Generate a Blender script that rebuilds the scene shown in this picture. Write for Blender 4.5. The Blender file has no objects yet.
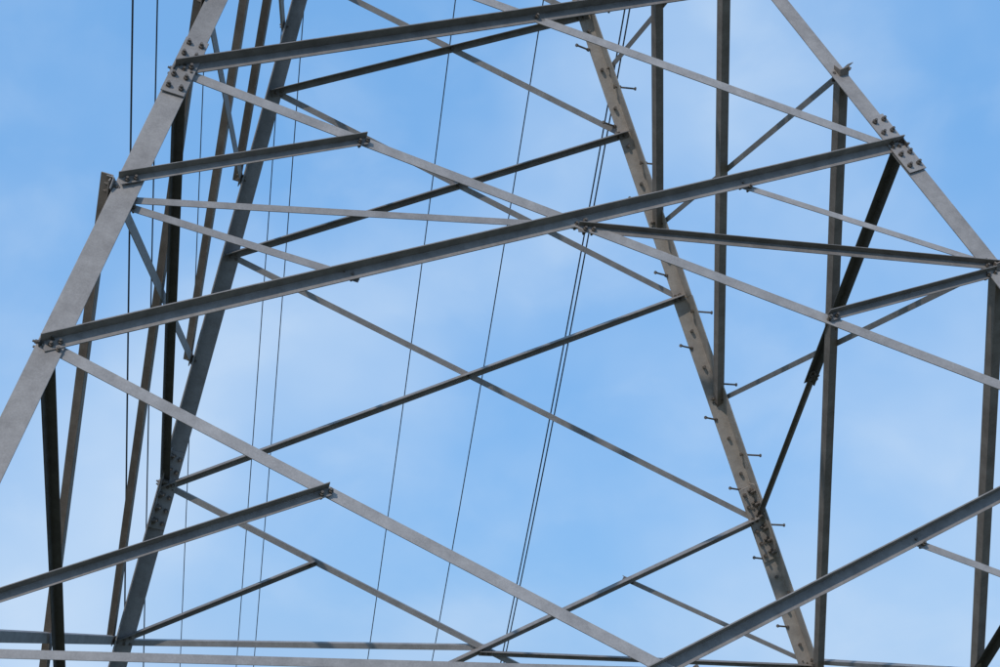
import bpy, bmesh, math, random
from mathutils import Vector as V, Matrix
random.seed(4)
S=bpy.context.scene; COL=S.collection
# ---------------- materials ----------------
def steel(name,base,dark,rough,metal,sc=6.0):
    m=bpy.data.materials.new(name);m.use_nodes=True;n=m.node_tree.nodes;l=m.node_tree.links
    b=n['Principled BSDF'];tc=n.new('ShaderNodeTexCoord')
    n1=n.new('ShaderNodeTexNoise');n1.inputs['Scale'].default_value=sc;n1.inputs['Detail'].default_value=8;n1.inputs['Roughness'].default_value=.7
    n2=n.new('ShaderNodeTexNoise');n2.inputs['Scale'].default_value=70;n2.inputs['Detail'].default_value=4
    l.new(tc.outputs['Object'],n1.inputs['Vector']);l.new(tc.outputs['Object'],n2.inputs['Vector'])
    r=n.new('ShaderNodeValToRGB');r.color_ramp.elements[0].position=.33;r.color_ramp.elements[1].position=.66
    r.color_ramp.elements[0].color=(*dark,1);r.color_ramp.elements[1].color=(*base,1)
    l.new(n1.outputs['Fac'],r.inputs['Fac'])
    mx=n.new('ShaderNodeMix');mx.data_type='RGBA';mx.blend_type='MULTIPLY';mx.inputs[0].default_value=.35
    l.new(r.outputs['Color'],mx.inputs[6]);l.new(n2.outputs['Fac'],mx.inputs[7])
    oi=n.new('ShaderNodeObjectInfo');rv=n.new('ShaderNodeMapRange');rv.inputs[3].default_value=.84;rv.inputs[4].default_value=1.14
    l.new(oi.outputs['Random'],rv.inputs[0])
    m2=n.new('ShaderNodeVectorMath');m2.operation='SCALE';l.new(mx.outputs[2],m2.inputs[0]);l.new(rv.outputs[0],m2.inputs['Scale'])
    l.new(m2.outputs[0],b.inputs['Base Color'])
    b.inputs['Metallic'].default_value=metal
    mr=n.new('ShaderNodeMapRange');mr.inputs[3].default_value=rough-.08;mr.inputs[4].default_value=rough+.12
    l.new(n1.outputs['Fac'],mr.inputs[0]);l.new(mr.outputs[0],b.inputs['Roughness'])
    bp=n.new('ShaderNodeBump');bp.inputs['Strength'].default_value=.15;bp.inputs['Distance'].default_value=.004
    l.new(n2.outputs['Fac'],bp.inputs['Height']);l.new(bp.outputs[0],b.inputs['Normal'])
    return m
M_LEG=steel('galvanised_steel',(.39,.365,.345),(.27,.25,.235),.7,.1)
M_LEG2=steel('galvanised_steel_sunlit',(.56,.51,.46),(.40,.36,.325),.7,.1)  # paler, warmer base: sunlight painted into leg C and its plates
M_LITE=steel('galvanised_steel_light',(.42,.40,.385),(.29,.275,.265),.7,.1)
M_DARK=steel('galvanised_steel_shaded',(.33,.305,.285),(.21,.19,.175),.7,.1)  # weathered grey, darkened to paint in the shade under outstanding flanges
M_BLACK=steel('near_black_steel',(.14,.135,.13),(.08,.075,.07),.7,.1)  # near-black base colour for the side braces
M_BROWN=steel('ground_bounce_steel',(.33,.28,.24),(.21,.17,.14),.78,.05,4)  # brown base paints in light reflected up from the ground onto side posts
M_BOLT=steel('bolt_steel',(.20,.17,.145),(.10,.085,.07),.55,.3,20)
M_WIRE=steel('aluminium_cable',(.06,.075,.10),(.04,.045,.06),.6,.2)
# ---------------- tower geometry (metres) ----------------
K,H=.3784,14.7371
GZ=-2.1
LEGDEV={'A':(-.4048,-.2109,-.0134,.0842),'D':(.1286,-.4267,.1748,.1037),'B':(.3524,-.5129,-.2930,.1568),'C':(-.0761,-.3811,.1316,.0565)}
SG={'A':(-1,-1),'D':(1,-1),'B':(-1,1),'C':(1,1)}
LZ={-2:10.9,-1.5:10.45,-1:9.95,-.5:9.35,0:8.6531,.5:7.6277,1:6.8088,1.5:5.5907,2:4.1811,2.5:2.3725,3:.05,3.5:-1.7}
OVR={'A2.5':2.02,'D2.5':1.86,'A3':-.95,'D3':-1.65,'D2':4.06}
def leg(l,z):
    w=K*(H-z);s=(z-6)/3;a,b,c,d=LEGDEV[l];return V((SG[l][0]*w+a+b*s,SG[l][1]*w+c+d*s,z))
def N(s): return leg(s[0],OVR.get(s,LZ[float(s[1:])]))
tower=bpy.data.objects.new('transmission_tower',None);COL.objects.link(tower)
def add(name,verts,faces,mat,bev=0,parent=tower):
    me=bpy.data.meshes.new(name);bm=bmesh.new()
    vs=[bm.verts.new(v) for v in verts]
    for f in faces: bm.faces.new([vs[i] for i in f])
    bmesh.ops.recalc_face_normals(bm,faces=bm.faces);bm.to_mesh(me);bm.free()
    me.materials.append(mat);o=bpy.data.objects.new(name,me);COL.objects.link(o);o.parent=parent
    if bev:
        b=o.modifiers.new('b','BEVEL');b.width=bev;b.segments=2;b.limit_method='ANGLE'
    return o
def prism(name,secA,secB,mat,bev=.003):
    n=len(secA);f=[tuple(range(n)),tuple(range(2*n-1,n-1,-1))]+[(i,(i+1)%n,n+(i+1)%n,n+i) for i in range(n)]
    return add(name,secA+secB,f,mat,bev)
LB,LT=.21,.016
def leg_sec(l,z,b,t,out=0.0):
    p=leg(l,z);sx,sy=SG[l]
    cx=p.x+sx*(LB/2+out);cy=p.y+sy*out
    pts=[(0,0),(b,0),(b,t),(t,t),(t,b),(0,b)]
    return [V((cx-sx*a,cy-sy*c,z)) for a,c in pts]
for l in 'ABCD':
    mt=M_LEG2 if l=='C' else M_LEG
    prism('leg_upper_'+l,leg_sec(l,LZ[1]+.0,LB-.02,LT,0),leg_sec(l,11.6,LB-.05,LT-.003,0),mt)
    prism('leg_lower_'+l,leg_sec(l,GZ+.2,LB,LT,0),leg_sec(l,LZ[1]-.003,LB,LT,0),mt)
def fnorm(a,b,c,toward):
    n=(b-a).cross(c-a).normalized()
    return n if n.dot(toward)>0 else -n
FN={'F':fnorm(N('A1'),N('D1'),N('A2'),V((0,-1,0))),'R':fnorm(N('B1'),N('C1'),N('B2'),V((0,-1,0))),
    'L':fnorm(N('A1'),N('B1'),N('A2'),V((1,0,0))),'D':fnorm(N('D1'),N('C1'),N('D2'),V((-1,0,0)))}
bolt_v=[];bolt_f=[]
def bolt(p,n,r=.018,h=.022,shank=.018):
    n=n.normalized();a=n.orthogonal().normalized();b=n.cross(a)
    ang=random.random()*3
    for (rr,h0,h1,k) in ((r,0,h,6),(r*.55,h,h+shank,8)):
        i0=len(bolt_v)
        for hh in (h0,h1):
            for i in range(k):
                t=ang+i*2*math.pi/k;bolt_v.append(p+a*math.cos(t)*rr+b*math.sin(t)*rr+n*hh)
        bolt_f.append(tuple(range(i0+k,i0+2*k)));bolt_f.append(tuple(range(i0+k-1,i0-1,-1)))
        for i in range(k): bolt_f.append((i0+i,i0+(i+1)%k,i0+k+(i+1)%k,i0+k+i))
def plane_off(face,front,stack=0):
    if face=='F': o=.002+stack if front else -(LT+.002)-stack
    elif face=='R': o=LT+.002+stack if front else -.002-stack
    else: o=(LT+.002+stack if front else -.002-stack)-LB/2
    return o
def member(name,p,q,face,front,w,b,t,mat,ext0=.06,ext1=.06,top=True,stack=0,nb=2):
    n=FN[face];p=p.copy();q=q.copy()
    d=(q-p).normalized();v=n.cross(d).normalized()
    if abs(v.z)>.3:
        if v.z<0:v=-v
    elif v.y>0: v=-v
    if not top: v=-v
    o=plane_off(face,front,stack);s=1 if front else -1
    p0=p-d*ext0;q0=q+d*ext1
    h=w/2
    sec=[(-h,0),(h,0),(h,b),(h-t,b),(h-t,t),(-h,t)]
    A=[p0+v*a+n*(o+s*c) for a,c in sec];B=[q0+v*a+n*(o+s*c) for a,c in sec]
    prism(name,A,B,mat,.002)
    for e,dd in ((p,d),(q,-d)):
        for i in range(nb):
            c=e+dd*(i*.07)-v*(h*.15)
            bolt(c+n*(o+(t if front else 0)+ (0 if front else LT)),n,.02)
            bolt(c+n*(o-(LT if front else 0)-(0 if front else t)),-n)
def lerp(a,b,t): return a+(b-a)*t
# --- front face ---
def front_panel(u,m,lo,T):
    A1,D1,A2,D2=N('A%s'%u),N('D%s'%u),N('A%s'%lo),N('D%s'%lo)
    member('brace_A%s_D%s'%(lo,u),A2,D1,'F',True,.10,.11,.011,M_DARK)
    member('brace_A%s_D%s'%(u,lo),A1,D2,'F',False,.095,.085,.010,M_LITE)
    w1=(D1-A1).length;w2=(D2-A2).length;tx=w1/(w1+w2)
    X=(lerp(A1,D2,tx)+lerp(D1,A2,tx))/2
    bolt(X+FN['F']*.014,FN['F'],.022)
    if m is None: return
    Am,Dm=N('A%s'%m),N('D%s'%m)
    zo=V((0,0,-.07))
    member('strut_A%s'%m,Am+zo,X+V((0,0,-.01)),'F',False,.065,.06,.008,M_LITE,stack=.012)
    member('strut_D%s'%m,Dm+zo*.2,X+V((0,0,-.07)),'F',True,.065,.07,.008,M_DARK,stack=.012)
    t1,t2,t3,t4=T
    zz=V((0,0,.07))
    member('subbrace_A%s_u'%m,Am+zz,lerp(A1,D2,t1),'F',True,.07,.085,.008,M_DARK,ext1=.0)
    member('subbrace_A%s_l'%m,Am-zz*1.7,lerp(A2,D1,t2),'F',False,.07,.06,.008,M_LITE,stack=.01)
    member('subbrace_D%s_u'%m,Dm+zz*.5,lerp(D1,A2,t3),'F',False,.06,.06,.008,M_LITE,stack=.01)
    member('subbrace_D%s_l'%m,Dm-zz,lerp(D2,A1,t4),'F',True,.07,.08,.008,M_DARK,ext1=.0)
front_panel('-2',None,'-1',None)
front_panel('-1',None,'0',None)
front_panel('0',None,'1',None)
front_panel('1','1.5','2',(.195,.305,.22,.315))
front_panel('2','2.5','3',(.175,.3,.208,.27))
# --- rear face ---
def rear_panel(u,m,lo,T=None):
    B1,C1,B2,C2=N('B%s'%u),N('C%s'%u),N('B%s'%lo),N('C%s'%lo)
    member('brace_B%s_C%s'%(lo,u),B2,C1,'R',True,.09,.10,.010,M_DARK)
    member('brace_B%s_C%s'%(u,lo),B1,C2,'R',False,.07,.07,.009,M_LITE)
    w1=(C1-B1).length;w2=(C2-B2).length;tx=w1/(w1+w2)
    X=(lerp(B1,C2,tx)+lerp(C1,B2,tx))/2;bolt(X+FN['R']*(LT+.014),FN['R'],.022)
    if m is None:return
    Bm,Cm=N('B%s'%m),N('C%s'%m)
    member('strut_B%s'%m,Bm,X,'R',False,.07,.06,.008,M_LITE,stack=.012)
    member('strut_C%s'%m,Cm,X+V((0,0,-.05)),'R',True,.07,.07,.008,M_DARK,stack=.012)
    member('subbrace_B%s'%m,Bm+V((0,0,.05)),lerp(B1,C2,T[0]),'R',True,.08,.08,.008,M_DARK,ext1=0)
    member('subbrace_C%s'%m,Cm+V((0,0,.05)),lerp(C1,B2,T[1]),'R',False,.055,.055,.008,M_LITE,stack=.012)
rear_panel('-2',None,'-1');rear_panel('-1',None,'0');rear_panel('0',None,'1');rear_panel('1',None,'2')
rear_panel('2','2.5','3',(.19,.20))
# --- side faces ---
for f,(nr,fr) in {'L':('A','B'),'D':('D','C')}.items():
    st=.02 if f=='L' else -.11
    for m in ('-1.5','-.5','.5','1.5','2.5'):
        member('side_strut_%s%s'%(nr,m),N(nr+m),N(fr+m),f,False,.10 if f=='L' else .06,.06,.008,M_LITE)
    for a,b,sh in (('-1.5','.5',0),('-.5','1.5',.0),('.5','2.5',.03)):
        q=N(fr+b)
        if f=='D': q=lerp(q,N(nr+b),sh)
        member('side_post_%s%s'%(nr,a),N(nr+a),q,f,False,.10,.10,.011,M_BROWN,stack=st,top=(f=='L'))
    p,q=N(nr+'1.5'),lerp(N(fr+'3.5'),N(nr+'3.5'),.06 if f=='L' else .10);t=(p.z-GZ-.3)/(p.z-q.z)
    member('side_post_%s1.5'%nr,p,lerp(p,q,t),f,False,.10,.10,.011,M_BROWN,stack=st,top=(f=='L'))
    for a,b in (('1','2'),('2','3')):
        p,q=N(nr+a),N(fr+b)
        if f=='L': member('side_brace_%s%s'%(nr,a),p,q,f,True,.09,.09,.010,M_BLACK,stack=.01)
        else:
            mpt=lerp(p,q,.55)
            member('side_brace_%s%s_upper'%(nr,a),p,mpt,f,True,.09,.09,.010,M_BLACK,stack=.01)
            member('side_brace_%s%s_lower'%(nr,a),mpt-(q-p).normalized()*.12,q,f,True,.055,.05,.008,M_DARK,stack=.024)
# --- splice and gusset plates ---
def plate(name,l,z0,z1,face,w,o,rows,br=.02,sh=.018):
    p,q=leg(l,z0),leg(l,z1);n=FN[face];d=(q-p).normalized();v=n.cross(d).normalized()
    th=.012
    if face in 'LD':
        o-=LB/2; dy=V((0,-SG[l][1]*LB/2,0));p=p+dy;q=q+dy
    A=[p+v*a+n*(o+c) for a,c in ((-w/2,0),(w/2,0),(w/2,th),(-w/2,th))]
    B=[q+v*a+n*(o+c) for a,c in ((-w/2,0),(w/2,0),(w/2,th),(-w/2,th))]
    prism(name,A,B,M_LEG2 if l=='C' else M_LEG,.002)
    L=(q-p).length
    for i in range(rows):
        for sx in (-1,1):
            c=p+d*(L*(i+.5)/rows)+v*sx*w*.27
            bolt(c+n*(o+th),n,br,.024,sh)
for l in 'AD': plate('splice_plate_'+l,l,LZ[1]-.26,LZ[1]+.32,'F',.20,.015,5,.024,.026)
for l in 'BC':
    plate('splice_plate_'+l,l,LZ[2]-.48,LZ[2]+.40,'R',.19,LT+.014,6,.027,.04)
    plate('splice_plate_side_'+l,l,LZ[2]-.48,LZ[2]+.40,'L' if l=='B' else 'D',.15,LT+.014,6,.027,.04)
add('bolts',bolt_v,bolt_f,M_BOLT)
# --- step bolts on rear right leg ---
sv=[];sf=[]
def rod(p,q,r,k=8):
    d=(q-p).normalized();a=d.orthogonal().normalized();b=d.cross(a);i0=len(sv)
    for e in (p,q):
        for i in range(k):
            t=i*2*math.pi/k;sv.append(e+a*math.cos(t)*r+b*math.sin(t)*r)
    sf.append(tuple(range(i0,i0+k)));sf.append(tuple(range(i0+k,i0+2*k)))
    for i in range(k): sf.append((i0+i,i0+(i+1)%k,i0+k+(i+1)%k,i0+k+i))
z=1.6;i=0
while z<11:
    p=leg('C',z)
    if i%2==0:
        a=p+V((LB/2,-.10,0));dr=V((1,0,0))
    else:
        a=p+V((-.06,0,0));dr=V((-.85,-.5,0)).normalized()
    rod(a-dr*.05,a+dr*.21,.012);rod(a+dr*.21,a+dr*.228,.022,6);rod(a-dr*.055,a-dr*.035,.024,6);rod(a+dr*.012,a+dr*.035,.024,6)
    c=leg('C',z+.2)+V((0,-LT,0));rod(c,c+V((0,-.04,0)),.02,6)
    z+=.42;i+=1
add('step_bolts',sv,sf,M_BOLT)
# --- concrete footings ---
mc=bpy.data.materials.new('concrete');mc.use_nodes=True;nn=mc.node_tree.nodes;no=nn.new('ShaderNodeTexNoise');no.inputs['Scale'].default_value=12
rr=nn.new('ShaderNodeValToRGB');rr.color_ramp.elements[0].color=(.2,.19,.18,1);rr.color_ramp.elements[1].color=(.38,.37,.35,1)
mc.node_tree.links.new(no.outputs['Fac'],rr.inputs[0]);mc.node_tree.links.new(rr.outputs[0],nn['Principled BSDF'].inputs['Base Color'])
for l in 'ABCD':
    p=leg(l,GZ+.2)
    def sq(s,z): return [V((p.x+a*s,p.y+b*s,z)) for a,b in ((-1,-1),(1,-1),(1,1),(-1,1))]
    prism('footing_'+l,sq(.5,GZ-.1),sq(.38,GZ+.33),mc,.02)
# ---------------- conductors ----------------
CAM=V((-3.4337,-16.3921,1.6))
lines=bpy.data.objects.new('power_line',None);COL.objects.link(lines)
W=[((.2608,.887,.4556),(.2061,1.0027,.0109),.036),((.2579,.8876,.4555),(.2043,1.0031,.0109),.036),
((.2087,.8978,.4544),(.1645,1.0113,.0100),.028),((.1561,.9088,.4532),(.1276,1.0190,.0091),.026),
((.0659,.9276,.4511),(.0627,1.0325,.0076),.024),((.0536,.9301,.4508),(.0527,1.0346,.0074),.024),
((.0074,.9397,.4498),(.0205,1.0413,.0066),.024),((-.0218,.9458,.4491),(-.0005,1.0457,.0062),.035),((-.0365,.9489,.4487),(-.0116,1.0480,.0059),.045)]
for a,b,r in W:
    cu=bpy.data.curves.new('conductor','CURVE');cu.dimensions='3D';cu.bevel_depth=r;sp=cu.splines.new('POLY')
    p=CAM+V(a)*74;q=CAM+V(b)*100;sp.points.add(24)
    for i in range(25):
        t=i/24;c=lerp(p,q,t)+V((0,-1.2,-.4))*(4*t*(1-t))*.6
        sp.points[i].co=(*c,1)
    cu.materials.append(M_WIRE);o=bpy.data.objects.new('conductor',cu);COL.objects.link(o);o.parent=lines
# ---------------- ground ----------------
mg=bpy.data.materials.new('grass');mg.use_nodes=True;nn=mg.node_tree.nodes;ll=mg.node_tree.links
tc=nn.new('ShaderNodeTexCoord');no=nn.new('ShaderNodeTexNoise');no.inputs['Scale'].default_value=.4;no.inputs['Detail'].default_value=12
rr=nn.new('ShaderNodeValToRGB');rr.color_ramp.elements[0].color=(.05,.06,.025,1);rr.color_ramp.elements[1].color=(.16,.14,.08,1)
ll.new(tc.outputs['Object'],no.inputs['Vector']);ll.new(no.outputs['Fac'],rr.inputs[0]);ll.new(rr.outputs[0],nn['Principled BSDF'].inputs['Base Color']);nn['Principled BSDF'].inputs['Roughness'].default_value=.9
g=add('ground',[V((-3000,-3000,GZ)),V((3000,-3000,GZ)),V((3000,3000,GZ)),V((-3000,3000,GZ))],[(0,1,2,3)],mg,parent=None)
# ---------------- sky & sun ----------------
w=bpy.data.worlds.new('World');S.world=w;w.use_nodes=True;n=w.node_tree.nodes;l=w.node_tree.links
bg=n['Background'];bg.inputs['Strength'].default_value=.1
sk=n.new('ShaderNodeTexSky');sk.sky_type='NISHITA';sk.sun_disc=False
SUN=V((-.50,-.62,.60)).normalized();sk.sun_elevation=math.asin(SUN.z);sk.sun_rotation=math.atan2(SUN.x,SUN.y)
sk.air_density=1.0;sk.dust_density=.5;sk.ozone_density=2.5
tc=n.new('ShaderNodeTexCoord')
def noise(scale,det,rough,dist,ms,off,p0,p1,top):
    mp=n.new('ShaderNodeMapping');mp.inputs['Scale'].default_value=ms;mp.inputs['Location'].default_value=off
    l.new(tc.outputs['Generated'],mp.inputs['Vector'])
    c=n.new('ShaderNodeTexNoise');c.inputs['Scale'].default_value=scale;c.inputs['Detail'].default_value=det;c.inputs['Roughness'].default_value=rough;c.inputs['Distortion'].default_value=dist
    l.new(mp.outputs[0],c.inputs['Vector'])
    r=n.new('ShaderNodeMapRange');r.interpolation_type='SMOOTHSTEP';r.inputs[1].default_value=p0;r.inputs[2].default_value=p1;r.inputs[4].default_value=top
    l.new(c.outputs['Fac'],r.inputs[0]);return r
a1=noise(5.0,4,.45,.15,(1,1,1.2),(3.1,.4,1.2),.34,.76,.62)
a2=noise(13,6,.5,.3,(1,1,1.3),(.7,5.4,2.2),.42,.80,.22)
# thin haze bank toward the low north-west sky (left of view)
sx=n.new('ShaderNodeSeparateXYZ');l.new(tc.outputs['Generated'],sx.inputs[0])
hz=n.new('ShaderNodeMapRange');hz.interpolation_type='SMOOTHSTEP';hz.inputs[1].default_value=.28;hz.inputs[2].default_value=-.12;hz.inputs[3].default_value=0;hz.inputs[4].default_value=1
l.new(sx.outputs['X'],hz.inputs[0])
he=n.new('ShaderNodeMapRange');he.interpolation_type='SMOOTHSTEP';he.inputs[1].default_value=.32;he.inputs[2].default_value=.02;he.inputs[3].default_value=0;he.inputs[4].default_value=.42
l.new(sx.outputs['Z'],he.inputs[0])
hm=n.new('ShaderNodeMath');hm.operation='MULTIPLY';l.new(hz.outputs[0],hm.inputs[0]);l.new(he.outputs[0],hm.inputs[1])
ad=n.new('ShaderNodeMath');ad.operation='ADD';l.new(a1.outputs[0],ad.inputs[0]);l.new(a2.outputs[0],ad.inputs[1])
ad2=n.new('ShaderNodeMath');ad2.operation='ADD';ad2.use_clamp=True;l.new(ad.outputs[0],ad2.inputs[0]);l.new(hm.outputs[0],ad2.inputs[1])
tint=n.new('ShaderNodeMix');tint.data_type='RGBA';tint.inputs[0].default_value=.82;tint.inputs[7].default_value=(2.0,4.7,9.0,1)
l.new(sk.outputs[0],tint.inputs[6])
mx=n.new('ShaderNodeMix');mx.data_type='RGBA';l.new(ad2.outputs[0],mx.inputs[0]);l.new(tint.outputs[2],mx.inputs[6]);mx.inputs[7].default_value=(5.6,7.2,9.3,1)
l.new(mx.outputs[2],bg.inputs['Color'])
sd=bpy.data.lights.new('sun','SUN');sd.energy=2.1;sd.angle=math.radians(.5);sd.color=(1,.91,.81)
so=bpy.data.objects.new('sun',sd);COL.objects.link(so);so.rotation_euler=SUN.to_track_quat('Z','Y').to_euler()
# ---------------- camera ----------------
f,psi,th,rho=1.6730,.2001,.2264,.0233
F=V((math.sin(psi)*math.cos(th),math.cos(psi)*math.cos(th),math.sin(th)));r=V((math.cos(psi),-math.sin(psi),0));u=r.cross(F)
R=r*math.cos(rho)+u*math.sin(rho);U=u*math.cos(rho)-r*math.sin(rho)
cd=bpy.data.cameras.new('camera');cd.sensor_width=36;cd.lens=f*36;cd.clip_end=10000
co=bpy.data.objects.new('camera',cd);COL.objects.link(co)
co.matrix_world=Matrix(((R.x,U.x,-F.x,CAM.x),(R.y,U.y,-F.y,CAM.y),(R.z,U.z,-F.z,CAM.z),(0,0,0,1)))
S.camera=co
S.view_settings.view_transform='Standard';S.view_settings.look='None';S.view_settings.exposure=0
